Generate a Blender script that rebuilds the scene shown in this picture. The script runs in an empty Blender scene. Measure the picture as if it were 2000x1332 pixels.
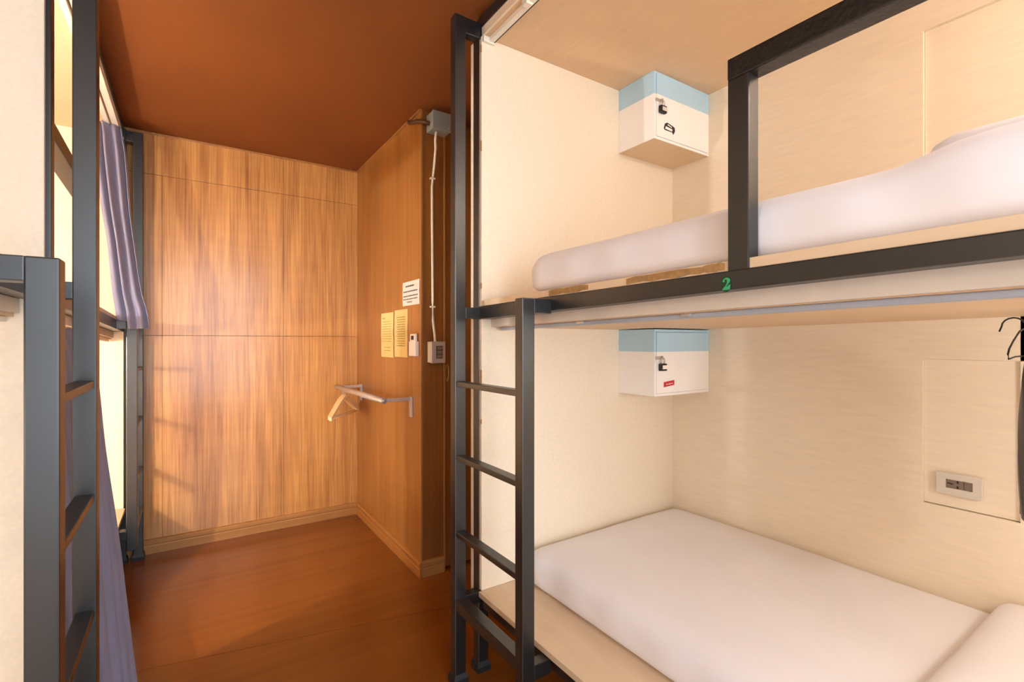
import bpy, bmesh, math, random
from mathutils import Vector, Matrix
random.seed(4)
C = bpy.context.scene.collection
sc = bpy.context.scene
# ------------------------------------------------------------------ camera, world, light, exposure
# room frame: +X across the aisle towards the right bunk, +Y along the aisle to the end wall, Z = 0 at lens height
FLOOR = -1.15
CEIL = 1.132
cam_d = bpy.data.cameras.new('camera'); cam = bpy.data.objects.new('camera', cam_d); C.objects.link(cam)
cam.location = (0, 0, 0)
cam.rotation_euler = (math.pi/2, 0, -math.atan2(.5535, .8328))
cam_d.sensor_width = 36; cam_d.lens = 36*957/2000; cam_d.clip_start = .02
sc.camera = cam
sc.view_settings.view_transform = 'Standard'; sc.view_settings.look = 'None'
sc.view_settings.gamma = 1; sc.view_settings.use_curve_mapping = False
sc.view_settings.exposure = 0.75
w = bpy.data.worlds.new('world'); sc.world = w; w.use_nodes = True
w.node_tree.nodes['Background'].inputs[0].default_value = (.80, .87, 1.0, 1)
w.node_tree.nodes['Background'].inputs[1].default_value = 1.15
sc.cycles.max_bounces = 10; sc.cycles.diffuse_bounces = 7

def area(name, loc, target, sx, sy, power, col):
    d = bpy.data.lights.new(name, 'AREA'); d.shape = 'RECTANGLE'; d.size = sx; d.size_y = sy
    d.energy = power; d.color = col
    o = bpy.data.objects.new(name, d); C.objects.link(o); o.location = loc
    o.rotation_euler = (Vector(target)-Vector(loc)).to_track_quat('-Z', 'Y').to_euler()
    return o
area('aisle_ceiling_light', (.20, -.45, 1.12), (.20, -.449, -1), .30, .9, 3.8, (1, .97, .94))
area('rear_daylight_fill', (.30, -1.9, .15), (.45, 0, .05), 1.3, 1.9, 34, (.86, .94, 1.0))  # added fill panel standing for cool window light behind the camera; no opening modelled
def bulb(name, loc, power, col, r=.03):
    d = bpy.data.lights.new(name, 'POINT'); d.energy = power; d.color = col; d.shadow_soft_size = r
    o = bpy.data.objects.new(name, d); C.objects.link(o); o.location = loc
bulb('right_upper_berth_light', (1.50, -.34, .93), 6.5, (1, .98, .96), .04)
bulb('right_lower_berth_light', (1.40, -.34, -.04), 5.4, (.95, .98, 1), .04)
bulb('near_left_upper_berth_fill', (-1.0, .05, .60), 2.0, (1, .98, .96), .04)  # unseen bulb added to brighten the near left end panel
bulb('near_left_lower_berth_fill', (-1.0, .05, -.30), 4.5, (1, .98, .96), .04)  # same added fill for the berth below, no fitting modelled
bulb('upper_berth_reading_light', (-1.05, 1.78, .185), 28, (1, .97, .92), .02)
bulb('lower_berth_reading_light', (-1.05, 1.78, -.06), 30, (1, .97, .92), .02)

# ------------------------------------------------------------------ materials
def srgb(r, g, b):
    f = lambda c: (c/255/12.92) if c/255 <= .04045 else ((c/255+.055)/1.055)**2.4
    return (f(r), f(g), f(b), 1)
def mat(name, col, rough=.5, metal=0, noise=0, nscale=20, stretch=(1, 1, 1), bump=0, col2=None, spec=.5, sheen=0):
    m = bpy.data.materials.new(name); m.use_nodes = True; nt = m.node_tree; b = nt.nodes['Principled BSDF']
    b.inputs['Roughness'].default_value = rough; b.inputs['Metallic'].default_value = metal
    b.inputs['Specular IOR Level'].default_value = spec
    if sheen: b.inputs['Sheen Weight'].default_value = sheen
    b.inputs['Base Color'].default_value = col
    tc = nt.nodes.new('ShaderNodeTexCoord'); mp = nt.nodes.new('ShaderNodeMapping'); nz = nt.nodes.new('ShaderNodeTexNoise')
    mp.inputs['Scale'].default_value = stretch; nz.inputs['Scale'].default_value = nscale; nz.inputs['Detail'].default_value = 5
    nt.links.new(tc.outputs['Object'], mp.inputs[0]); nt.links.new(mp.outputs[0], nz.inputs['Vector'])
    if col2 is None: col2 = tuple(c*(1-noise) for c in col[:3])+(1,)
    r = nt.nodes.new('ShaderNodeValToRGB')
    r.color_ramp.elements[0].color = col2; r.color_ramp.elements[1].color = col
    r.color_ramp.elements[0].position = .35; r.color_ramp.elements[1].position = .65
    nt.links.new(nz.outputs['Fac'], r.inputs[0]); nt.links.new(r.outputs[0], b.inputs['Base Color'])
    if bump:
        bp = nt.nodes.new('ShaderNodeBump'); bp.inputs['Strength'].default_value = bump; bp.inputs['Distance'].default_value = .002
        nt.links.new(nz.outputs['Fac'], bp.inputs['Height']); nt.links.new(bp.outputs[0], b.inputs['Normal'])
    return m

def wood(name, light, dark, dirv, rough=.3, freq=70, blotch=.35, coat=0, lo=.3, hi=.7, bump=.05):
    """straight-grained veneer; dirv = axis along the grain"""
    m = bpy.data.materials.new(name); m.use_nodes = True; nt = m.node_tree; N = nt.nodes; L = nt.links
    b = N['Principled BSDF']; b.inputs['Roughness'].default_value = rough; b.inputs['Coat Weight'].default_value = coat
    b.inputs['Coat Roughness'].default_value = .15
    tc = N.new('ShaderNodeTexCoord')
    def ns(sc3, scale, det, dist=0):
        mp = N.new('ShaderNodeMapping'); mp.inputs['Scale'].default_value = sc3
        L.new(tc.outputs['Object'], mp.inputs[0])
        z = N.new('ShaderNodeTexNoise'); z.inputs['Scale'].default_value = scale; z.inputs['Detail'].default_value = det
        z.inputs['Distortion'].default_value = dist
        L.new(mp.outputs[0], z.inputs['Vector']); return z
    st = [1, 1, 1]; st[dirv] = .025
    fine = ns(st, freq, 6, .2)
    st2 = [1, 1, 1]; st2[dirv] = .06
    mid = ns(st2, freq*.16, 3, .3)
    st3 = [1.0, 1.0, 1.0]; st3[dirv] = .8
    big = ns(st3, 1.6, 2)
    st4 = [.35, .35, .35]; st4[dirv] = 3.2
    fig = ns(st4, 5, 3, .8)
    def mix(a, bb, f):
        x = N.new('ShaderNodeMix'); x.data_type = 'FLOAT'; x.inputs[0].default_value = f
        L.new(a, x.inputs[2]); L.new(bb, x.inputs[3]); return x.outputs[0]
    v = mix(fine.outputs['Fac'], mid.outputs['Fac'], .45)
    v = mix(v, fig.outputs['Fac'], .07)
    v = mix(v, big.outputs['Fac'], blotch)
    r = N.new('ShaderNodeValToRGB'); r.color_ramp.elements[0].color = dark; r.color_ramp.elements[1].color = light
    r.color_ramp.elements[0].position = lo; r.color_ramp.elements[1].position = hi
    L.new(v, r.inputs[0]); L.new(r.outputs[0], b.inputs['Base Color'])
    bp = N.new('ShaderNodeBump'); bp.inputs['Strength'].default_value = bump; bp.inputs['Distance'].default_value = .002
    L.new(fine.outputs['Fac'], bp.inputs['Height']); L.new(bp.outputs[0], b.inputs['Normal'])
    return m

M = {}
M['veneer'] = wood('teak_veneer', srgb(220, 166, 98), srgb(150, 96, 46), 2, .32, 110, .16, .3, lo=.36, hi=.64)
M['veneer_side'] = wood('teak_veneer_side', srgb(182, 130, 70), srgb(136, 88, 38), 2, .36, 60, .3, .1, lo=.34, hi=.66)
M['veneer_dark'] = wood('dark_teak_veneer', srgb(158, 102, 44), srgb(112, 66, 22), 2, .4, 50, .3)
M['skirting'] = wood('pine_skirting', srgb(188, 140, 84), srgb(144, 98, 50), 0, .4, 25, .3)
M['floor'] = wood('reddish_floor_laminate', srgb(140, 82, 28), srgb(110, 58, 13), 0, .20, 26, .35, .25, lo=.2, hi=.75, bump=.01)
M['ceiling'] = mat('burnt_orange_ceiling_paint', srgb(128, 69, 17), .75, noise=.12, nscale=2)
M['cream'] = mat('cream_laminate', srgb(241, 229, 209), .5, noise=.05, nscale=90, stretch=(1, .12, 1), bump=.04)
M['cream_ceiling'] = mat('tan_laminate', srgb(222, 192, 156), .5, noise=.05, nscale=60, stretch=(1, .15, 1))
M['platform'] = mat('beige_laminate', srgb(226, 202, 172), .4, noise=.05, nscale=60, stretch=(1, .15, 1))
M['pale'] = mat('pale_grey_laminate', srgb(226, 216, 204), .5, noise=.05, nscale=20)
M['black'] = mat('black_gloss_enamel', srgb(24, 25, 28), .34, noise=.25, nscale=6, stretch=(1, 1, .4), bump=.10, spec=.85)
M['blackrough'] = mat('thick_black_enamel', srgb(30, 29, 28), .33, noise=.5, nscale=120, bump=.6, spec=.6)
M['white'] = mat('white_locker_paint', srgb(255, 254, 254), .35, noise=.03, nscale=10)
M['blue'] = mat('sky_blue_paint', srgb(186, 224, 250), .4, noise=.05, nscale=10)
M['sheet'] = mat('white_cotton_sheet', srgb(238, 238, 246), .85, noise=.03, nscale=4, bump=.1, sheen=.1)
M['curtain'] = mat('grey_violet_curtain_cloth', srgb(136, 136, 164), .8, noise=.1, nscale=40, stretch=(1, 1, .2), sheen=.2)
M['alu'] = mat('brushed_aluminium', srgb(178, 188, 206), .4, .2, noise=.1, nscale=60, stretch=(1, .05, 1))
M['track'] = mat('white_curtain_track', srgb(240, 238, 228), .4, noise=.04, nscale=10)
M['chrome'] = mat('chromed_steel', srgb(204, 196, 192), .34, .45, noise=.08, nscale=8)
M['greybox'] = mat('grey_plastic_box', srgb(150, 160, 164), .45, noise=.05, nscale=10)
M['paper'] = mat('white_paper', srgb(240, 236, 236), .9, noise=.03, nscale=10)
M['yellow'] = mat('yellow_paper', srgb(226, 206, 142), .9, noise=.05, nscale=10)
M['ink'] = mat('grey_ink', srgb(120, 118, 128), .9, noise=.1, nscale=30)
M['olive'] = mat('faint_olive_ink', srgb(186, 168, 100), .9, noise=.1, nscale=30)
M['dark'] = mat('black_plastic', srgb(30, 28, 30), .5, noise=.1, nscale=10)
M['plate'] = mat('silver_beige_plate', srgb(220, 214, 204), .4, 0, noise=.06, nscale=60, stretch=(1, .1, 1))
M['module'] = mat('grey_brown_socket_module', srgb(128, 114, 102), .45, noise=.06, nscale=10)
M['hanger'] = mat('varnished_pale_wood', srgb(250, 220, 166), .35, noise=.12, nscale=30, stretch=(1, .2, 1))
M['ply'] = mat('bare_plywood_edge', srgb(178, 138, 88), .8, noise=.3, nscale=80, bump=.4)
M['green'] = mat('green_number_paint', srgb(60, 176, 116), .6, noise=.1, nscale=40)
M['darkgreen'] = mat('dark_green_paint', srgb(14, 62, 36), .5, noise=.1, nscale=40)
M['red'] = mat('red_sticker', srgb(214, 50, 62), .5, noise=.05, nscale=40)
M['garment'] = mat('black_cloth', srgb(38, 32, 38), .9, noise=.2, nscale=60, sheen=.3)
M['brass'] = mat('worn_brass', srgb(178, 138, 84), .4, .4, noise=.2, nscale=40)
M['cable'] = mat('white_cable_conduit', srgb(246, 236, 216), .4, noise=.03, nscale=10)
M['brownmetal'] = mat('brown_conduit', srgb(96, 66, 44), .4, .3, noise=.1, nscale=10)

# ------------------------------------------------------------------ helpers
def tag(o, label=None, cat=None, group=None, kind=None):
    if label: o['label'] = label
    if cat: o['category'] = cat
    if group: o['group'] = group
    if kind: o['kind'] = kind
    return o
def thing(name, label, cat, loc, group=None):
    o = bpy.data.objects.new(name, None); C.objects.link(o); o.location = loc; o.empty_display_size = .05
    return tag(o, label, cat, group)
def origin(p):
    v = Vector((0, 0, 0))
    while p is not None:
        v += p.location; p = p.parent
    return v
def link(name, bm, m, parent=None, smooth=False, kind=None, label=None):
    """world-space bmesh -> object (relative to its parent's base)"""
    bmesh.ops.translate(bm, verts=bm.verts, vec=-origin(parent))
    bmesh.ops.recalc_face_normals(bm, faces=bm.faces)
    me = bpy.data.meshes.new(name); bm.to_mesh(me); bm.free()
    for mm in (m if isinstance(m, (list, tuple)) else [m]): me.materials.append(mm)
    if smooth:
        for p in me.polygons: p.use_smooth = True
    o = bpy.data.objects.new(name, me); C.objects.link(o); o.parent = parent
    if kind: o['kind'] = kind
    if label: o['label'] = label
    return o
def addbox(bm, x0, x1, y0, y1, z0, z1, zf=None, bev=0, mi=0):
    n = bmesh.new()
    vs = [n.verts.new((x, y, z)) for x in (x0, x1) for y in (y0, y1) for z in (z0, z1)]
    for f in ((0, 1, 3, 2), (4, 6, 7, 5), (0, 4, 5, 1), (2, 3, 7, 6), (0, 2, 6, 4), (1, 5, 7, 3)):
        n.faces.new([vs[i] for i in f])
    if bev: bmesh.ops.bevel(n, geom=n.edges[:], offset=bev, segments=2, affect='EDGES', profile=.6)
    if zf:
        for v in n.verts: v.co.z += zf(v.co.y)
    for f in n.faces: f.material_index = mi
    me = bpy.data.meshes.new('t'); n.to_mesh(me); n.free(); bm.from_mesh(me); bpy.data.meshes.remove(me)
    return bm
def box(name, b, m, parent=None, bev=.0015, zf=None, kind=None, label=None):
    return link(name, addbox(bmesh.new(), *b, zf=zf, bev=bev), m, parent, kind=kind, label=label)
def boxes(name, bs, m, parent=None, bev=.0015, zf=None, kind=None, label=None):
    bm = bmesh.new()
    for b in bs: addbox(bm, *b, zf=zf, bev=bev)
    return link(name, bm, m, parent, kind=kind, label=label)
def addtube(bm, pts, r, seg=10, flat=None):
    pts = [Vector(p) for p in pts]; rings = []
    up = Vector((0, 0, 1))
    for i, p in enumerate(pts):
        d = (pts[min(i+1, len(pts)-1)]-pts[max(i-1, 0)]).normalized()
        a = d.cross(up)
        if a.length < .05: a = d.cross(Vector((0, 1, 0)))
        a.normalize(); b = d.cross(a).normalized()
        rings.append([bm.verts.new(p + (a*math.cos(2*math.pi*k/seg) + b*math.sin(2*math.pi*k/seg)*(flat or 1))*r) for k in range(seg)])
    for i in range(len(rings)-1):
        for k in range(seg):
            bm.faces.new((rings[i][k], rings[i][(k+1) % seg], rings[i+1][(k+1) % seg], rings[i+1][k]))
    bm.faces.new(rings[0][::-1]); bm.faces.new(rings[-1])
    return bm
def tube(name, pts, r, m, parent=None, seg=10, label=None):
    return link(name, addtube(bmesh.new(), pts, r, seg), m, parent, True, label=label)
def addprism(bm, pts2, to3, th):
    """2-D outline -> thick slab ; to3(u,v,d)"""
    a = [bm.verts.new(to3(u, v, 0)) for u, v in pts2]; b = [bm.verts.new(to3(u, v, th)) for u, v in pts2]
    bm.faces.new(a); bm.faces.new(b[::-1]); n = len(a)
    for i in range(n): bm.faces.new((a[i], b[i], b[(i+1) % n], a[(i+1) % n]))
    return bm
def smoothstep(t): t = max(0, min(1, t)); return t*t*(3-2*t)

# ------------------------------------------------------------------ the room
XP, YB, YD = .955, 3.30, 2.236            # partition plane, end wall, door wall
XL, XR = -1.33, 1.90
wf = box('floor', (XL-.05, XR+.05, -2.3, YB+.1, FLOOR-.06, FLOOR-.012), M['floor'], bev=0, kind='structure')
def seam_main(x): return 2.1156-.2079*x
edges_y = [YB, seam_main, 1.35, .55, -.25, -1.05, -1.85, -2.3]
bx = [XL-.04, XR+.04]
for i in range(len(edges_y)-1):
    hi, lo = edges_y[i], edges_y[i+1]
    xs = [XL, -.45+.3*(i % 2)-.6, .72+.25*((i*7) % 3), XR] if i else [XL, XR]
    for j in range(len(xs)-1):
        x0, x1 = xs[j], xs[j+1]
        h = hi if callable(hi) else (lambda x, v=hi: v); l = lo if callable(lo) else (lambda x, v=lo: v)
        g = .0012
        bm = bmesh.new()
        top = [(x0+g, l(x0)+g), (x1-g, l(x1)+g), (x1-g, h(x1)-g), (x0+g, h(x0)-g)]
        addprism(bm, top, lambda u, v, d: (u, v, FLOOR-d), .012)
        link('floor_board', bm, M['floor'], wf)
box('ceiling', (XL-.05, XR+.05, -2.3, YB+.1, CEIL, CEIL+.06), M['ceiling'], bev=0, kind='structure')
wb = box('wall_back', (XL-.05, XR+.05, YB+.010, YB+.10, FLOOR, CEIL), M['veneer_dark'], bev=0, kind='structure')
g = .0008
for zz in ((FLOOR, .029), (.031, .905), (.907, CEIL)):
    xs = [XL, -.72, -.11, .50, XP+.02] if zz[0] != .907 else [XL, -.45, .50, XP+.02]
    for a, b in zip(xs, xs[1:]):
        box('veneer_panel', (a+g, b-g, YB, YB+.0105, zz[0], zz[1]), M['veneer'], wb, bev=.0006)
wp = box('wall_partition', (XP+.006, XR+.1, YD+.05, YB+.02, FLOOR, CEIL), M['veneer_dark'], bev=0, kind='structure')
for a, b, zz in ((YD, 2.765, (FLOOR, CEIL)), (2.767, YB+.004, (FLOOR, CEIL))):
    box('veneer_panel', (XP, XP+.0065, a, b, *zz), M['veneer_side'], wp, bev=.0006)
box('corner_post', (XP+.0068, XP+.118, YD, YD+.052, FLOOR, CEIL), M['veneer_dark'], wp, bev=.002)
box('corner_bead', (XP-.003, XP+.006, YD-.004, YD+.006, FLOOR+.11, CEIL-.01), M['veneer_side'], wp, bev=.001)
# sliding door to the right of the corner post
dr = box('door_1', (XP+.128, XR, YD+.012, YD+.048, FLOOR+.01, CEIL-.03), M['veneer_dark'], bev=.003, kind='structure')
bm = bmesh.new(); n = 20
pts = []
for k in range(n):
    t = 2*math.pi*k/n; pts.append((1.098+.012*math.cos(t), -.16+.045*math.copysign(abs(math.sin(t))**.7, math.sin(t))))
inner = [((u-1.098)*.55+1.098, (v+.16)*.75-.16) for u, v in pts]
a = [bm.verts.new((u, YD+.008, v)) for u, v in pts]; b = [bm.verts.new((u, YD+.006, v)) for u, v in inner]; c = [bm.verts.new((u, YD+.013, v)) for u, v in inner]
for k in range(n):
    k2 = (k+1) % n
    bm.faces.new((a[k], a[k2], b[k2], b[k])); bm.faces.new((b[k], b[k2], c[k2], c[k]))
bm.faces.new(c)
link('recessed_handle', bm, M['brass'], dr, True)
box('trim_1', (XP+.118, XP+.128, YD-.004, YD+.05, FLOOR, CEIL), M['veneer_side'], bev=.002, kind='structure')
box('wall_right', (XR, XR+.06, -2.3, YD+.05, FLOOR, CEIL), M['cream'], bev=0, kind='structure')
box('wall_left', (XL-.06, XL, -2.3, YB+.1, FLOOR, CEIL), M['cream'], bev=0, kind='structure')
# skirting: a board with a rounded top bead
def skirt(name, p0, p1, nrm, m):
    bm = bmesh.new()
    prof = [(0, 0), (.016, 0), (.016, .040), (.013, .046), (.016, .052), (.016, .066), (.011, .074), (0, .076)]
    rows = []
    for p in (p0, p1): rows.append([bm.verts.new((p[0]+nrm[0]*d, p[1]+nrm[1]*d, FLOOR+h)) for d, h in prof])
    k = len(prof)
    for i in range(k): bm.faces.new((rows[0][i], rows[0][(i+1) % k], rows[1][(i+1) % k], rows[1][i]))
    bm.faces.new(rows[0]); bm.faces.new(rows[1][::-1])
    return link(name, bm, m, None, kind='structure')
skirt('baseboard_back', (XL, YB), (XP, YB), (0, -1), M['skirting'])
M['skirting_side'] = wood('pine_skirting_side', srgb(178, 124, 64), srgb(140, 86, 36), 1, .4, 25, .3)
skirt('baseboard_partition', (XP, YD-.016), (XP, YB-.016), (-1, 0), M['skirting_side'])
skirt('baseboard_corner', (XP, YD), (XP+.117, YD), (0, -1), M['skirting'])
# slim cover strips where the walls meet the ceiling
box('trim_2', (XL, XP, YB-.010, YB, CEIL-.010, CEIL), M['veneer_side'], bev=.002, kind='structure')
box('trim_3', (XP-.010, XP, YD, YB-.01, CEIL-.010, CEIL), M['veneer_side'], bev=.002, kind='structure')
box('trim_4', (XP-.004, XP, YB-.004, YB, FLOOR+.08, CEIL-.012), M['veneer_side'], bev=.001, kind='structure')

# ------------------------------------------------------------------ bunk beds
def foot(bm, x0, x1, y0, y1):
    e = .006; z = FLOOR
    q = [(x0-e, y0-e), (x1+e, y0-e), (x1+e, y1+e), (x0-e, y1+e)]; p = [(x0, y0), (x1, y0), (x1, y1), (x0, y1)]
    lv = [[bm.verts.new((*a, z)) for a in q], [bm.verts.new((*a, z+.018)) for a in q], [bm.verts.new((*a, z+.034)) for a in p]]
    for i in range(2):
        for k in range(4): bm.faces.new((lv[i][k], lv[i][(k+1) % 4], lv[i+1][(k+1) % 4], lv[i+1][k]))
    bm.faces.new(lv[0][::-1]); bm.faces.new(lv[2])
def post(name, x0, x1, y0, y1, z0, z1, root, m=None, feet=True):
    p = link(name, addbox(bmesh.new(), x0, x1, y0, y1, z0, z1, bev=.003), m or M['black'], root)
    if feet:
        bm = bmesh.new(); foot(bm, x0, x1, y0, y1)
        f = bm; bmesh.ops.translate(f, verts=f.verts, vec=(0, 0, 0)); link('foot_cap', f, M['dark'], p)
    return p
def ladder(root, x0, x1, yfar, ynear, xfront, rungz, deckz, sign, zlow):
    """x0..x1 tube, yfar/ynear = near faces of the two stiles; xfront = bunk front the brackets reach"""
    d = .035 if sign > 0 else .048
    post('ladder_post', x0, x1, yfar, yfar+d, FLOOR, 1.094, root)
    post('ladder_post', x0, x1, ynear, ynear+d, zlow-.110, deckz+.040, root, feet=False)
    for z in rungz:
        box('rung', (x0+.004, x1-.004, ynear+d, yfar, z-.017, z), M['black'], root, bev=.002)
    box('rung', (x0+.002, x1-.002, ynear+d, yfar, zlow-.036, zlow), M['black'], root, bev=.002)
    a, b = (x1, xfront) if sign > 0 else (xfront, x0)
    for y, z0, z1 in ((yfar, 1.040, 1.093), (yfar, deckz, deckz+.038), (ynear, deckz, deckz+.040), (yfar, zlow-.036, zlow+.002), (ynear, -.922, -.8805)):
        box('bracket', (a-.001, b+.001, y+.001, y+d-.001, z0, z1), M['black'], root, bev=.002)
        bm = bmesh.new()
        bx_ = x1-.006 if sign > 0 else x0+.006
        addtube(bm, [(bx_, y+.001, z1-.012), (bx_, y-.003, z1-.012)], .004, 8)
    # noop

# ---- right bunk -------------------------------------------------
XF, XK = .843, 1.855
YE, YN = 1.463, -.50
br = thing('bunk_bed', 'black framed two-tier bunk with cream panels filling the right side, green number on its beam', 'bunk bed', (XF, YE, FLOOR))
zb = lambda y: .0165*(1.3-y)
post('corner_post', XF, XF+.040, YE+.0155, YE+.052, FLOOR, 1.115, br)
post('corner_post', XF, XF+.040, YN-.05, YN-.012, FLOOR, 1.115, br)
post('rear_post', XK-.03, XK+.01, YE+.0155, YE+.052, FLOOR, 1.115, br)
box('end_panel', (XF+.0035, XK+.012, YE, YE+.015, -.86, 1.05), M['cream'], br, bev=.001)
box('end_panel', (XF+.0035, XK+.012, YN-.012, YN, -.86, 1.05), M['cream'], br, bev=.001)
box('outer_skin_panel', (XF-.001, XK+.012, YE+.053, YE+.068, -.88, 1.05), M['cream'], br, bev=.001)
# dark nicks where the edge band of the end panel is gone
for z0, z1 in ((.995, 1.02), (.655, .690), (.18, .20), (-.10, -.155), (-.27, -.285)):
    box('edge_chip', (XF+.001, XF+.0045, YE-.0006, YE+.004, min(z0, z1), max(z0, z1)), M['ply'], br, bev=0)
# back board with two shallow recessed access panels
yo0, yo1 = .338, .546
zo = ((-.487, -.054), (.18, .938))
bk = [(XK, XK+.014, yo1, YE, -.86, 1.05), (XK, XK+.014, YN, .298, -.86, 1.05),
      (XK, XK+.014, .298, yo0, -.86, .18), (XK, XK+.014, yo0, yo1, -.86, -.487), (XK, XK+.014, .298, yo1, -.054, .18), (XK, XK+.014, .298, yo1, .938, 1.05)]
boxes('back_panel', bk, M['cream'], br, bev=0)
box('backing_board', (XK+.0145, XK+.018, YN, YE, -.86, 1.05), M['dark'], br, bev=0)
box('access_panel', (XK+.007, XK+.0142, yo0+.001, yo1-.0004, -.4848, -.0545), M['cream'], br, bev=.0008)
box('access_panel', (XK+.012, XK+.0145, .2985, yo1-.0004, .1805, .9378), M['cream'], br, bev=.0015)
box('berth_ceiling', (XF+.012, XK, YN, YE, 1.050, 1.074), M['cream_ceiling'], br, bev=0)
box('front_fascia', (XF+.004, XF+.012, YN, YE, 1.050, 1.079), M['cream'], br, bev=.001)
box('top_beam', (XF, XF+.040, YN, YE+.016, 1.079, 1.118), M['black'], br, bev=.003)
box('curtain_track', (XF+.028, XF+.046, YN, YE, 1.034, 1.050), M['track'], br, bev=.002)
box('track_groove', (XF+.0465, XF+.0495, YN, YE-.004, 1.0345, 1.0365), M['dark'], br, bev=0)
box('track_end_cap', (XF+.006, XF+.052, YE-.012, YE-.001, 1.030, 1.0495), M['track'], br, bev=.002)
box('track_clip', (XF+.016, XF+.040, YE-.25, YE-.225, 1.028, 1.0495), M['track'], br, bev=.002)
# deck between the berths (it rises slightly towards the camera end)
taper = lambda y: .0185*(1.15-y)*.9
bm = bmesh.new()
addbox(bm, XF, XF+.040, YN, YE+.014, .082, .1235, bev=.0025)
for v in bm.verts:
    u = (1.15-v.co.y)
    v.co.z += u*(.0215 if v.co.z < .1 else .0125)
link('deck_beam', bm, M['black'], br)
ztop = lambda y: .1240+.0120*(1.15-y)
box('deck_board', (XF+.004, XK, YN, YE, 0.0, .019), M['platform'], br, bev=.001, zf=ztop)
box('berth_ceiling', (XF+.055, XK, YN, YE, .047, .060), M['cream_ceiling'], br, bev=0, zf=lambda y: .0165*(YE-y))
box('deck_fascia', (XF+.041, XF+.055, YN, YE, .049, .085), M['pale'], br, bev=.001, zf=lambda y: .0165*(YE-y))
box('curtain_track', (XF+.062, XF+.082, YN, YE-.02, .036, .047), M['alu'], br, bev=.002, zf=lambda y: .0165*(YE-y))
for yy in (.676, 1.02):
    box('track_clip', (XF+.056, XF+.064, yy-.012, yy+.012, .040, .0468), M['chrome'], br, bev=.001, zf=lambda y: .0165*(YE-y))
for a, b in ((1.085, .925), (.795, .600), (.598, .548)):
    z0 = ztop((a+b)/2)
    bm = bmesh.new(); n = 9; up = []; dn = []
    for k in range(n):
        y = a+(b-a)*k/(n-1); t = ztop(y)
        up.append((y, t+.0185-random.uniform(0, .002)-(.006*smoothstep(abs(k-4)/4-.6)))); dn.append((y, t+.001+random.uniform(0, .004)))
    addprism(bm, up+dn[::-1], lambda u, v, d: (XF+.0035-d, u, v), .0015)
    link('bare_edge_patch', bm, M['ply'], br, label='broken brown plywood edge')
# guard rail
box('guard_post', (XF+.0004, XF+.033, .499, .5405, .13, .487), M['black'], br, bev=.003)
box('guard_rail', (XF, XF+.040, YN, .541, .486, .526), M['blackrough'], br, bev=.003)
# number 2
nz, ny = .1065, .5425
two = [(-.30, .28), (-.34, .38), (-.24, .62), (.0, .78), (.26, .72), (.40, .50), (.36, .22), (.14, -.10), (-.02, -.34), (.16, -.30), (.36, -.10), (.42, -.12), (.38, -.62),
       (.30, -.70), (-.28, -.72), (-.36, -.66), (-.30, -.50), (-.05, -.22), (.08, .06), (.12, .36), (.04, .58), (-.10, .58), (-.16, .46), (-.12, .32), (-.20, .24)]
bm = bmesh.new()
oval = [(.56*math.cos(2*math.pi*k/24), .98*math.copysign(abs(math.sin(2*math.pi*k/24))**.75, math.sin(2*math.pi*k/24))) for k in range(24)]
addprism(bm, oval, lambda u, v, d: (XF-.0006-.0004+d, ny-u*.0190, nz+v*.0150), .0006)
nb = link('number_backing', bm, M['darkgreen'], br, label='dark green oval patch')
bm = bmesh.new(); addprism(bm, two, lambda u, v, d: (XF-.0016+d, ny-u*.0205, nz+v*.0155), .0008)
link('number_two', bm, M['green'], br, label='green painted number 2')
# lower platform
box('platform', (XF-.008, XK, YN, YE, -.878, -.860), M['platform'], br, bev=.001)
box('platform_rail', (XF+.012, XF+.050, YN, YE+.016, -.925, -.880), M['black'], br, bev=.002)
box('platform_rail', (XK-.05, XK-.01, YN, YE+.016, -.925, -.880), M['black'], br, bev=.002)
box('cross_rail', (XF+.05, XK-.05, YE-.04, YE, -.925, -.880), M['black'], br, bev=.002)
ladder(br, .745, .786, 1.4626, 1.0717, XF, (-.1345, -.3815, -.636), .076, 1, -.862)

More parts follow.
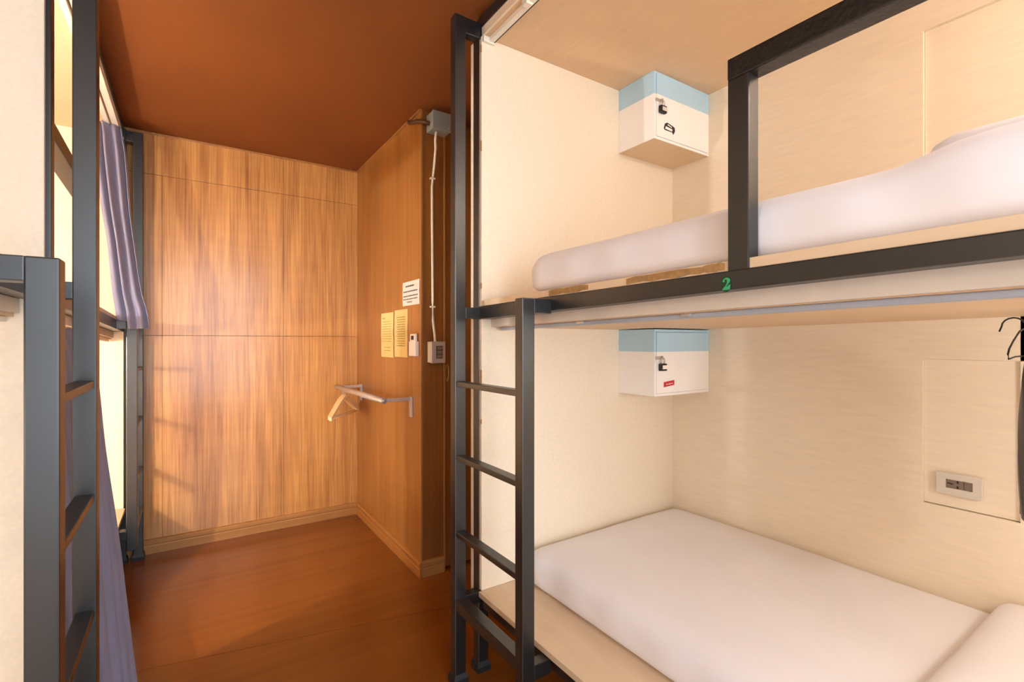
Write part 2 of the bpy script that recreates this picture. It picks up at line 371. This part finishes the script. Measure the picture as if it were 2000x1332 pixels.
# ---- left bunks ----------------------------------------------------
XLF, XLK = -.268, -1.29
def left_bunk(label, yn, yf, lyf, lyn, lx, zdeck, rungs, guard, shiftend):
    r = thing('bunk_bed', label, 'bunk bed', (XLF, yf, FLOOR))
    post('corner_post', XLF-.032, XLF+.008, yf+.004, yf+.040, FLOOR, 1.10, r)
    box('end_panel', (XLK, XLF-.001, yf-.012, yf+.003, -.86, 1.05), M['cream'], r, bev=.001)
    box('back_panel', (XLK-.01, XLK, yn, yf, -.86, 1.05), M['cream'], r, bev=0)
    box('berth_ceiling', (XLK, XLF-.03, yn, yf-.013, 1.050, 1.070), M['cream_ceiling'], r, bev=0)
    box('front_fascia', (XLF-.03, XLF-.005, yn, yf-.013, 1.040, 1.078), M['track'], r, bev=.001)
    box('top_beam', (XLF-.035, XLF, yn, yf+.004, 1.079, 1.115), M['black'], r, bev=.003)
    box('curtain_track', (XLF-.055, XLF-.036, yn, yf-.014, 1.032, 1.0495), M['track'], r, bev=.002)
    box('deck_beam', (XLF-.040, XLF, yn, yf+.003, 0, .043), M['black'], r, bev=.0025, zf=zdeck)
    box('deck_board', (XLK, XLF-.004, yn, yf-.013, .044, .060), M['platform'], r, bev=.001, zf=zdeck)
    box('berth_ceiling', (XLK, XLF-.05, yn, yf-.013, -.04, -.025), M['cream_ceiling'], r, bev=0, zf=zdeck)
    box('deck_fascia', (XLF-.054, XLF-.041, yn, yf-.013, -.032, 0), M['pale'], r, bev=.001, zf=zdeck)
    box('curtain_track', (XLF-.075, XLF-.057, yn, yf-.03, -.052, -.0405), M['track'], r, bev=.002, zf=zdeck)
    box('platform', (XLK, XLF+.006, yn, yf-.013, -.878, -.860), M['platform'], r, bev=.001)
    box('platform_rail', (XLF-.05, XLF-.014, yn, yf+.003, -.925, -.880), M['black'], r, bev=.002)
    box('cross_rail', (XLK+.02, XLF-.05, yf-.05, yf-.014, -.925, -.880), M['black'], r, bev=.002)
    ladder(r, lx, lx+.0425, lyf, lyn, XLF, rungs, zdeck(lyn), -1, -.865)
    if guard:
        gf = lambda y: -.035*(y-1.56)
        box('guard_rail', (XLF-.048, XLF, guard[0], guard[1], .497, .536), M['black'], r, bev=.003, zf=gf)
        box('guard_post', (XLF-.036, XLF, guard[1]-.036, guard[1], .10, .500), M['black'], r, bev=.003)
    return r
bA = left_bunk('far left black framed bunk with cream panels standing against the veneered end wall', 1.572, 3.215, 3.222, 2.872, -.232,
               lambda y: .092-.028*(y-1.6), (-.133, -.392, -.655), (1.573, 2.30), 0)
post('corner_post', XLF-.036, XLF, 1.573, 1.605, FLOOR, 1.10, bA)
box('end_panel', (XLK, XLF-.037, 1.5725, 1.5875, -.86, 1.05), M['cream'], bA, bev=.001)
bB = left_bunk('near left black framed bunk whose ladder stands closest to the camera', -1.2, 1.528, 1.452, 1.060, -.2125,
               lambda y: .094, (-.090, -.347, -.610), None, 0)

# ------------------------------------------------------------------ lockers
def locker(label, z0, z1, sticker):
    x0, x1, y0, y1 = 1.510, XK-.0005, 1.276, YE-.0005
    t = thing('locker', label, 'locker', (x0, y0, z0))
    bm = bmesh.new(); zs = z1-.088
    # carcass: four sides and a back, lower white and upper blue band
    th = .010
    for za, zb_, mi in ((z0, zs, 0), (zs, z1, 1)):
        addbox(bm, x0, x0+th, y0, y1, za, zb_, mi=mi); addbox(bm, x1-th, x1, y0, y1, za, zb_, mi=mi)
        addbox(bm, x0+th, x1-th, y1-.006, y1, za, zb_, mi=mi)
    addbox(bm, x0+th, x1-th, y0, y1-.006, z0, z0+th, mi=0); addbox(bm, x0+th, x1-th, y0, y1-.006, z1-th, z1, mi=1)
    addbox(bm, x0, x1, y0, y1, z0-.0008, z0, mi=2)
    link('body', bm, [M['white'], M['blue'], M['platform']], t)
    bm = bmesh.new(); e = .0115
    addbox(bm, x0+e, x1-.008, y0-.0025, y0+.012, z0+e, zs, mi=0); addbox(bm, x0+e, x1-.008, y0-.0025, y0+.012, zs, z1-e, mi=1)
    d = link('door', bm, [M['white'], M['blue']], t)
    zh = zs-.024
    box('hasp', (x0+.004, x0+.046, y0-.006, y0-.0026, zh-.006, zh+.006), M['chrome'], d, bev=.001)
    bm = bmesh.new(); addtube(bm, [(x0+.036, y0-.005, zh-.003), (x0+.036, y0-.012, zh), (x0+.036, y0-.012, zh+.006), (x0+.036, y0-.004, zh+.006)], .0022, 8)
    link('staple', bm, M['chrome'], d, True)
    xs_, zz = x0+.052, z0+.052
    if sticker == 'red':
        bm = bmesh.new(); o3 = lambda u, v, dd: (xs_+u, y0-.0026-dd, zz-.018+v+u*.10)
        addprism(bm, [(0, 0), (.064, 0), (.064, .020), (0, .020)], o3, .0004); s = link('sticker', bm, M['red'], d, label='small red sticker with white script')
        pts = [(xs_+.014+.040*k/16, y0-.0034, zz-.008+.0045*math.sin(k*1.9)*(.5+.5*math.cos(k*.7))+.004*k/16) for k in range(17)]
        tube('script', pts, .0010, M['white'], s, 5)
    else:
        bm = bmesh.new(); o3 = lambda u, v, dd: (xs_+u, y0-.0026-dd, zz-.012+v)
        out = [(0, .010), (.008, .030), (.022, .036), (.052, .030), (.066, .026), (.068, .012), (.058, -.004), (.050, .004), (.006, .004)]
        addprism(bm, out, o3, .0004); s = link('sticker', bm, M['dark'], d, label='black and white sticker')
        bm = bmesh.new(); o4 = lambda u, v, dd: (xs_+u, y0-.0031-dd, zz-.012+v)
        addprism(bm, [(.008, .009), (.050, .007), (.052, .016), (.012, .020)], o4, .0004)
        addprism(bm, [(.022, .026), (.048, .021), (.048, .025), (.024, .031)], o4, .0004)
        link('sticker_face', bm, M['white'], s)
    # padlock hanging from the staple
    p = thing('padlock', 'small padlock hanging on the hasp of the %s white and blue locker' % ('lower' if sticker == 'red' else 'upper'), 'padlock',
              (x0+.036, y0-.012, zh-.050), None)
    xc, yc, zc = x0+.036, y0-.012, zh-.034
    box('lock_body', (xc-.017, xc+.017, yc-.007, yc+.007, zc-.016, zc+.012), M['dark'], p, bev=.003)
    box('face_plate', (xc-.010, xc+.017, yc-.0080, yc-.0068, zc-.009, zc+.006), M['white'] if sticker == 'red' else M['plate'], p, bev=.0004)
    pts = [(xc-.010, yc, zc+.011)]+[(xc-.010*math.cos(math.pi*k/8), yc, zc+.024+.010*math.sin(math.pi*k/8)) for k in range(9)]+[(xc+.010, yc, zc+.011)]
    tube('shackle', pts, .0022, M['chrome'], p, 8)
locker('white wall locker with blue band and black sticker in the corner of the top berth', .787, 1.0495, 'black')
locker('white wall locker with blue band and red sticker in the corner of the bottom berth', -.216, .0455, 'red')

# ------------------------------------------------------------------ mattresses, pillows
def pad(name, label, cat, x0, x1, y0, y1, z0, z1, r, m, puff=.012, seed=1, wr=.0, n=(26, 44), lump=0):
    """soft rounded slab: superellipse section on both axes"""
    bm = bmesh.new(); rnd = random.Random(seed)
    cx, cy = (x0+x1)/2, (y0+y1)/2
    addbox(bm, x0, x1, y0, y1, z0, z1)
    bmesh.ops.subdivide_edges(bm, edges=[e for e in bm.edges if abs((e.verts[0].co-e.verts[1].co).x) > .01], cuts=n[0], use_grid_fill=True)
    bmesh.ops.subdivide_edges(bm, edges=[e for e in bm.edges if abs((e.verts[0].co-e.verts[1].co).y) > .01], cuts=n[1], use_grid_fill=True)
    bmesh.ops.subdivide_edges(bm, edges=[e for e in bm.edges if abs((e.verts[0].co-e.verts[1].co).z) > .01], cuts=7, use_grid_fill=True)
    bmesh.ops.remove_doubles(bm, verts=bm.verts, dist=1e-5)
    ph = [rnd.uniform(0, 6) for _ in range(8)]
    rz = min(r, (z1-z0)*.49)
    for v in bm.verts:
        x, y, z = v.co
        # rounding: clamp to inner box, push out by radius
        ix = max(x0+r, min(x1-r, x)); iy = max(y0+r, min(y1-r, y)); iz = max(z0+rz*.5, min(z1-rz, z))
        d = Vector((x-ix, y-iy, (z-iz)*r/rz if z > iz else (z-iz)*r/(rz*.5)))
        if d.length > 1e-6:
            mx = max(abs(d.x), abs(d.y), abs(d.z)); d = d*(mx/d.length)
            x, y = ix+d.x, iy+d.y; z = iz+d.z*((rz/r) if d.z > 0 else (rz*.5/r))
        top = smoothstep((z-z0)/(z1-z0)*1.2)
        ex = (1-((x-cx)/((x1-x0)/2))**4)*(1-((y-cy)/((y1-y0)/2))**6)
        z += puff*top*max(0, ex)
        if lump: z += lump*top*smoothstep((.32-y)/.12); x -= .004*lump/.02*top*(x < cx)*smoothstep((.32-y)/.12)
        side = smoothstep((z-z0)/(z1-z0))*(1-smoothstep((z-z0)/(z1-z0)*1.1-.1))*4
        if wr:
            x += side*wr*(math.sin(y*37+ph[0])+.6*math.sin(y*83+ph[1]+z*20))*(1 if x < cx else -1)*(.35+.65*smoothstep(abs(x-cx)/((x1-x0)/2)*3-2))
            z += wr*.5*top*(math.sin(x*9+y*4+ph[2])+.7*math.sin(y*11-x*5+ph[3]))
        v.co = (x, y, z)
    o = link(name, bm, m, None, True); tag(o, label, cat); return o
pad('mattress', 'thick mattress in a white sheet on the beige board of the right lower berth', 'mattress', 1.000, XK-.002, -.46, 1.452, -.860, -.740, .062, M['sheet'], .016, 2, .0022)
pad('mattress', 'white sheeted mattress seen from below on the right upper berth', 'mattress', XF+.039, 1.76, -.45, 1.252, .1460, .270, .058, M['sheet'], .008, 5, .0026, lump=.020)
pad('pillow', 'flat white pillow at the near end of the right lower berth', 'pillow', 1.12, XK-.01, -.12, .372, -.728, -.694, .040, M['sheet'], .016, 3, .002, (18, 14))
pad('pillow', 'white pillow barely showing above the upper mattress on the right', 'pillow', 1.10, 1.58, -.25, .325, .276, .364, .035, M['sheet'], .008, 8, .003, (18, 14))

# ------------------------------------------------------------------ curtains
def drape(name, label, rows, folds, amp, axis, z_extra=None, nu=120, nv=60, seed=1, cuff=True):
    """rows: (z, (xl,yl), (xr,yr), tightness) top to bottom; folds displace along axis"""
    rnd = random.Random(seed); ph = [rnd.uniform(0, 6.28) for _ in range(6)]
    def ev(t):
        s = t*(len(rows)-1); i = min(int(s), len(rows)-2); f = s-i
        P = [rows[max(i-1, 0)], rows[i], rows[i+1], rows[min(i+2, len(rows)-1)]]
        def cr(k):
            a, b, c, d = [p[k] for p in P]
            return .5*(2*b+(c-a)*f+(2*a-5*b+4*c-d)*f*f+(3*b-a-3*c+d)*f**3)
        return [cr(k) for k in range(6)]
    bm = bmesh.new(); G = []
    for j in range(nv+1):
        t = j/nv; row = []
        for i in range(nu+1):
            u = i/nu; tt = t*(z_extra(u) if z_extra else 1)
            z, xl, yl, xr, yr, k = ev(tt)
            uu = u+.018*math.sin(2*math.pi*(folds*u*.5)+ph[0])*math.sin(3*tt+ph[1])
            s = math.sin(2*math.pi*folds*uu+ph[2]+.5*math.sin(2.2*tt+ph[3]))
            s = math.copysign(abs(s)**.75, s)*(.65+.35*math.sin(2*math.pi*u*1.7+ph[4]))
            a = amp*k*s
            x = xl+(xr-xl)*uu; y = yl+(yr-yl)*uu
            dx, dy = (a, 0) if axis == 'x' else (0, a)
            # cross wrinkle
            dz = .004*math.sin(9*tt+7*u+ph[5])*k
            row.append(bm.verts.new((x+dx+.3*(dy if axis == 'y' else 0), y+dy+.3*(dx if axis == 'x' else 0), z+dz)))
        G.append(row)
    for j in range(nv):
        for i in range(nu): bm.faces.new((G[j][i], G[j][i+1], G[j+1][i+1], G[j+1][i]))
    o = link(name, bm, M['curtain'], None, True)
    m = o.modifiers.new('thickness', 'SOLIDIFY'); m.thickness = .003
    tag(o, label, 'curtain'); return o
rowsU = [(1.035, -.375, 2.98, -.262, 3.02, .55), (.985, -.360, 2.95, -.256, 2.99, .8), (.86, -.352, 2.92, -.240, 2.97, 1), (.62, -.325, 2.89, -.222, 2.93, .9),
         (.45, -.300, 2.86, -.203, 2.91, .8), (.24, -.280, 2.83, -.176, 2.87, .6), (.14, -.268, 2.825, -.152, 2.855, .6), (.055, -.262, 2.82, -.140, 2.848, .6)]
drape('curtain', 'grey violet curtain gathered at the far left upper berth, hem at the deck', rowsU, 3.2, .030, 'y', z_extra=lambda u: 1-.075*(1-smoothstep((u-.30)*30)), seed=3)
rowsD = [(.035, -.305, 1.62, -.296, 2.06, .7), (-.06, -.295, 1.62, -.252, 2.08, .8), (-.36, -.275, 1.61, -.222, 2.05, .9), (-.66, -.262, 1.61, -.188, 2.05, 1), (-.85, -.256, 1.61, -.170, 2.05, 1), (-1.135, -.250, 1.61, -.142, 2.04, 1.1)]
drape('curtain', 'grey violet curtain hanging to the floor behind the near left ladder', rowsD, 7, .012, 'x', seed=9)

# ------------------------------------------------------------------ things on the partition and door wall
def sheet_of_paper(label, y0, y1, z0, z1, m, lines, ink, group=None):
    t = thing('paper_notice', label, 'notice', (XP-.0005, (y0+y1)/2, z0), group)
    bm = bmesh.new(); nn = 8
    for k in range(nn):
        pass
    vs = []
    for j in range(nn+1):
        for i in range(5):
            y = y0+(y1-y0)*i/4; z = z0+(z1-z0)*j/nn
            vs.append(bm.verts.new((XP-.0012-.0025*abs(math.sin(j*1.1+i*.8))*(j/nn*(1-j/nn)*3), y, z)))
    for j in range(nn):
        for i in range(4): bm.faces.new([vs[j*5+i], vs[j*5+i+1], vs[(j+1)*5+i+1], vs[(j+1)*5+i]])
    o = link('sheet', bm, m, t); o.modifiers.new('th', 'SOLIDIFY').thickness = .0005
    bm = bmesh.new(); rnd = random.Random(int(y0*100))
    for (fz, a, b, h) in lines:          # line of print: height fraction, start and end fraction (left to right = large y to small y), letter height
        u = a
        while u < b:
            l = rnd.uniform(.03, .10); e = min(u+l, b)
            ya, yb = y1-(y1-y0)*u, y1-(y1-y0)*e; z = z0+(z1-z0)*fz
            addbox(bm, XP-.0052, XP-.0048, min(ya, yb), max(ya, yb), z-h/2, z+h/2)
            u = e+.02
    link('print', bm, ink, t, kind='stuff'); return t
sheet_of_paper('white printed notice taped highest on the partition beside the corner', 2.256, 2.478, .183, .306, M['paper'],
               [(.80, .22, .72, .008), (.58, .07, .92, .006), (.39, .07, .94, .006), (.26, .07, .92, .005), (.14, .30, .62, .005)], M['ink'])
sheet_of_paper('left one of two yellow notices pinned side by side on the partition', 2.620, 2.822, -.092, .160, M['yellow'],
               [(.88, .12, .35, .006)]+[(.80-.055*k, .12, .88, .003) for k in range(9)]+[(.22, .3, .8, .003), (.15, .3, .8, .003)], M['olive'])
sheet_of_paper('right one of two yellow notices, nearest the white remote control', 2.410, 2.600, -.086, .167, M['yellow'],
               [(.84-.05*k, .2+.05*(k % 2), .85, .005) for k in range(13)], M['olive'])
t = thing('remote_control', 'white air conditioner remote in a holder right of the yellow notices', 'remote control', (XP, 2.311, -.073))
box('holder', (XP-.020, XP-.001, 2.262, 2.350, -.075, -.002), M['white'], t, bev=.003)
box('remote_body', (XP-.017, XP-.004, 2.275, 2.342, -.06, .036), M['white'], t, bev=.004)
box('display', (XP-.0180, XP-.0168, 2.292, 2.325, .006, .026), M['dark'], t, bev=.0005)
# clothes rail
t = thing('clothes_rail', 'brushed steel wall clothes rail fixed low on the veneered partition', 'clothes rail', (XP, 2.75, -.385))
for y in (3.205, 2.352):
    b = box('wall_plate', (XP-.012, XP-.0005, y-.014, y+.014, -.385, -.282), M['chrome'], t, bev=.002)
    box('arm', (.797, XP-.010, y-.007, y+.007, -.302, -.284), M['chrome'], t, bev=.002)
tube('rail', [(.802, 3.225, -.293), (.802, 2.335, -.293)], .0150, M['chrome'], t, 14)
# wooden hangers
def hanger(label, dx, dy, rot):
    base = Vector((.802, 3.06+dy, -.293))
    t = thing('clothes_hanger', label, 'hanger', (base.x, base.y, base.z-.16), 'wooden hangers on the clothes rail')
    dv = Vector((math.cos(rot), math.sin(rot), 0)); nv = Vector((-dv.y, dv.x, 0))
    P = lambda u, v, d=0: base+dv*u+nv*d+Vector((0, 0, v))
    hw = .195
    for s in (-1, 1):
        bm = bmesh.new(); up = []; dn = []
        for k in range(11):
            f = k/10; u = s*hw*f; v = -.045-.105*(f**1.15)
            w_ = .019+.008*math.sin(math.pi*min(f*1.3, 1)); up.append((u, v+w_*.5)); dn.append((u, v-w_*.6))
        addprism(bm, up+dn[::-1], lambda a, b, d: P(a, b, d-.0075), .015)
        bmesh.ops.bevel(bm, geom=[e for e in bm.edges], offset=.0015, segments=1, affect='EDGES')
        link('shoulder', bm, M['hanger'], t)
    bm = bmesh.new(); addtube(bm, [P(-hw*.97, -.153), P(hw*.97, -.153)], .0052, 8); link('trouser_bar', bm, M['hanger'], t, True)
    pts = [P(0, -.045)]+[P(.0, -.022)]+[P(-.018*math.sin(math.pi*(k/8)*1.25-.0), -.002+.018*-math.cos(math.pi*(k/8)*1.25)) for k in range(9)]
    tube('hook', pts, .0017, M['chrome'], t, 6)
hanger('front pale wooden hanger on the far end of the clothes rail', 0, -.027, math.radians(51.3))
hanger('middle pale wooden hanger pressed between two others on the clothes rail', 0, 0.0, math.radians(52))
hanger('rearmost pale wooden hanger, closest to the corner of the room', 0, .027, math.radians(52.7))
# junction box, pipe, cable, switch
t = thing('junction_box', 'grey square junction box high on the corner post under the ceiling', 'junction box', (1.03, YD, 1.03))
box('body', (.981, 1.075, YD-.072, YD-.001, 1.018, 1.104), M['greybox'], t, bev=.004)
box('lid', (.979, 1.077, YD-.082, YD-.070, 1.016, 1.106), M['greybox'], t, bev=.004)
bm = bmesh.new(); addtube(bm, [(1.062, YD-.083, 1.030), (1.062, YD-.0805, 1.030)], .004, 8); link('screw', bm, M['chrome'], t)
tag(tube('pipe', [(.984, YD-.040, 1.052), (.962, YD-.028, 1.060), (.935, YD+.0, 1.068), (.935, YD+.10, 1.095), (.945, YD+.14, 1.118)], .010, M['brownmetal']),
    'short brown conduit pipe running from the grey junction box over the partition', 'pipe')
t = thing('cable', 'thin white cable running down the corner post between junction box and switch', 'cable', (1.02, YD, -.005))
yc_ = YD-.008
tube('cable_run', [(1.013, YD-.045, 1.020), (1.013, YD-.035, .985), (1.022, YD-.02, .95), (1.018, yc_, .86), (1.008, yc_, .76), (1.008, yc_, .60), (1.010, yc_, .40), (1.010, yc_, .20), (1.014, yc_, .10), (1.017, yc_-.01, .03), (1.017, yc_-.015, -.004)], .0062, M['cable'], t, 10)
for z in (.80, .168):
    box('cable_clip', (.998, 1.022, YD-.018, YD-.0005, z-.004, z+.004), M['cable'], t, bev=.001)
t = thing('wall_switch', 'silver surface switch box at the lower end of the white cable', 'switch', (1.03, YD, -.10))
box('back_box', (.986, 1.058, YD-.040, YD-.0005, -.106, -.004), M['plate'], t, bev=.003)
box('cover', (.984, 1.060, YD-.052, YD-.040, -.108, -.002), M['chrome'], t, bev=.004)
rk = box('rocker_frame', (1.010, 1.044, YD-.055, YD-.052, -.085, -.024), M['dark'], t, bev=.001)
for k in range(3): box('rocker', (1.013, 1.041, YD-.058, YD-.055, -.082+.0195*k, -.066+.0195*k), M['module'], rk, bev=.001)

# ------------------------------------------------------------------ power outlet in the right lower berth
XO = XK+.003
t = thing('power_outlet', 'silver rectangular power outlet on the recessed panel of the lower right berth', 'outlet', (XO, .4635, -.447))
boxes('cover_plate', [(XO-.007, XO-.0003, .413, .514, -.447, -.428), (XO-.007, XO-.0003, .413, .514, -.403, -.385), (XO-.007, XO-.0003, .413, .433, -.4285, -.4025), (XO-.007, XO-.0003, .492, .514, -.4285, -.4025)], M['plate'], t, bev=.0006)
sk = box('socket_insert', (XO-.005, XO-.0004, .4525, .4915, -.4278, -.4032), M['module'], t, bev=.0006)
box('blank_insert', (XO-.0048, XO-.0004, .4335, .4515, -.4278, -.4032), M['module'], t, bev=.0006)
for y, z, a, b in ((.4855, -.4145, .0035, .0018), (.4790, -.4155, .0030, .0018), (.4655, -.4085, .0022, .0036), (.4655, -.4230, .0022, .0036)):
    box('socket_hole', (XO-.0053, XO-.0049, y-a, y+a, z-b, z+b), M['dark'], sk, bev=0)

# ------------------------------------------------------------------ clothes on a wire hanger at the right edge
hx, hy = 1.60, .283; GX = 1.612
t = thing('wire_hanger', 'thin black wire hanger at the right edge of the lower right berth', 'hanger', (hx, hy, -.03))
P = lambda u, z: (hx+u, hy+.02*u, z)
loop = [P(u, v+.030) for u, v in ((0, 0), (-.06, -.008), (-.12, -.030), (-.155, -.046), (-.168, -.058), (-.160, -.068), (-.10, -.064), (.10, -.064), (.160, -.068), (.168, -.058), (.155, -.046), (.06, -.008), (0, 0))]
tube('wire_frame', loop, .0018, M['dark'], t, 8)
hk = [P(0, .012+.018)]+[(hx, hy+.020-.020*math.cos(math.pi*k/8), .034+.020*math.sin(math.pi*k/8)) for k in range(9)]+[(hx, hy+.044, .022)]
tube('hook', hk, .0018, M['dark'], t, 8)
bm = bmesh.new(); G = []
for j in range(25):
    f = j/24; z = -.006-.40*f
    hwid = (.060+.030*smoothstep(f*6))-.006*math.sin(f*3)
    ring = []
    for i in range(28):
        a = 2*math.pi*i/28
        th_ = .020+.010*math.sin(3*a+4*f)+.006*f
        ring.append(bm.verts.new((GX+hwid*math.cos(a), hy-.022+.02*hwid*math.cos(a)+th_*math.sin(a)-.006*math.sin(9*a)*f, z-.050*abs(math.cos(a))**1.5*(1-f)*.9)))
    G.append(ring)
for j in range(24):
    for i in range(28): bm.faces.new((G[j][i], G[j][(i+1) % 28], G[j+1][(i+1) % 28], G[j+1][i]))
bm.faces.new(G[0][::-1]); bm.faces.new(G[-1])
tag(link('hanging_garment', bm, M['garment'], None, True), 'dark garment hung on the wire hanger at the right edge of the picture', 'garment')
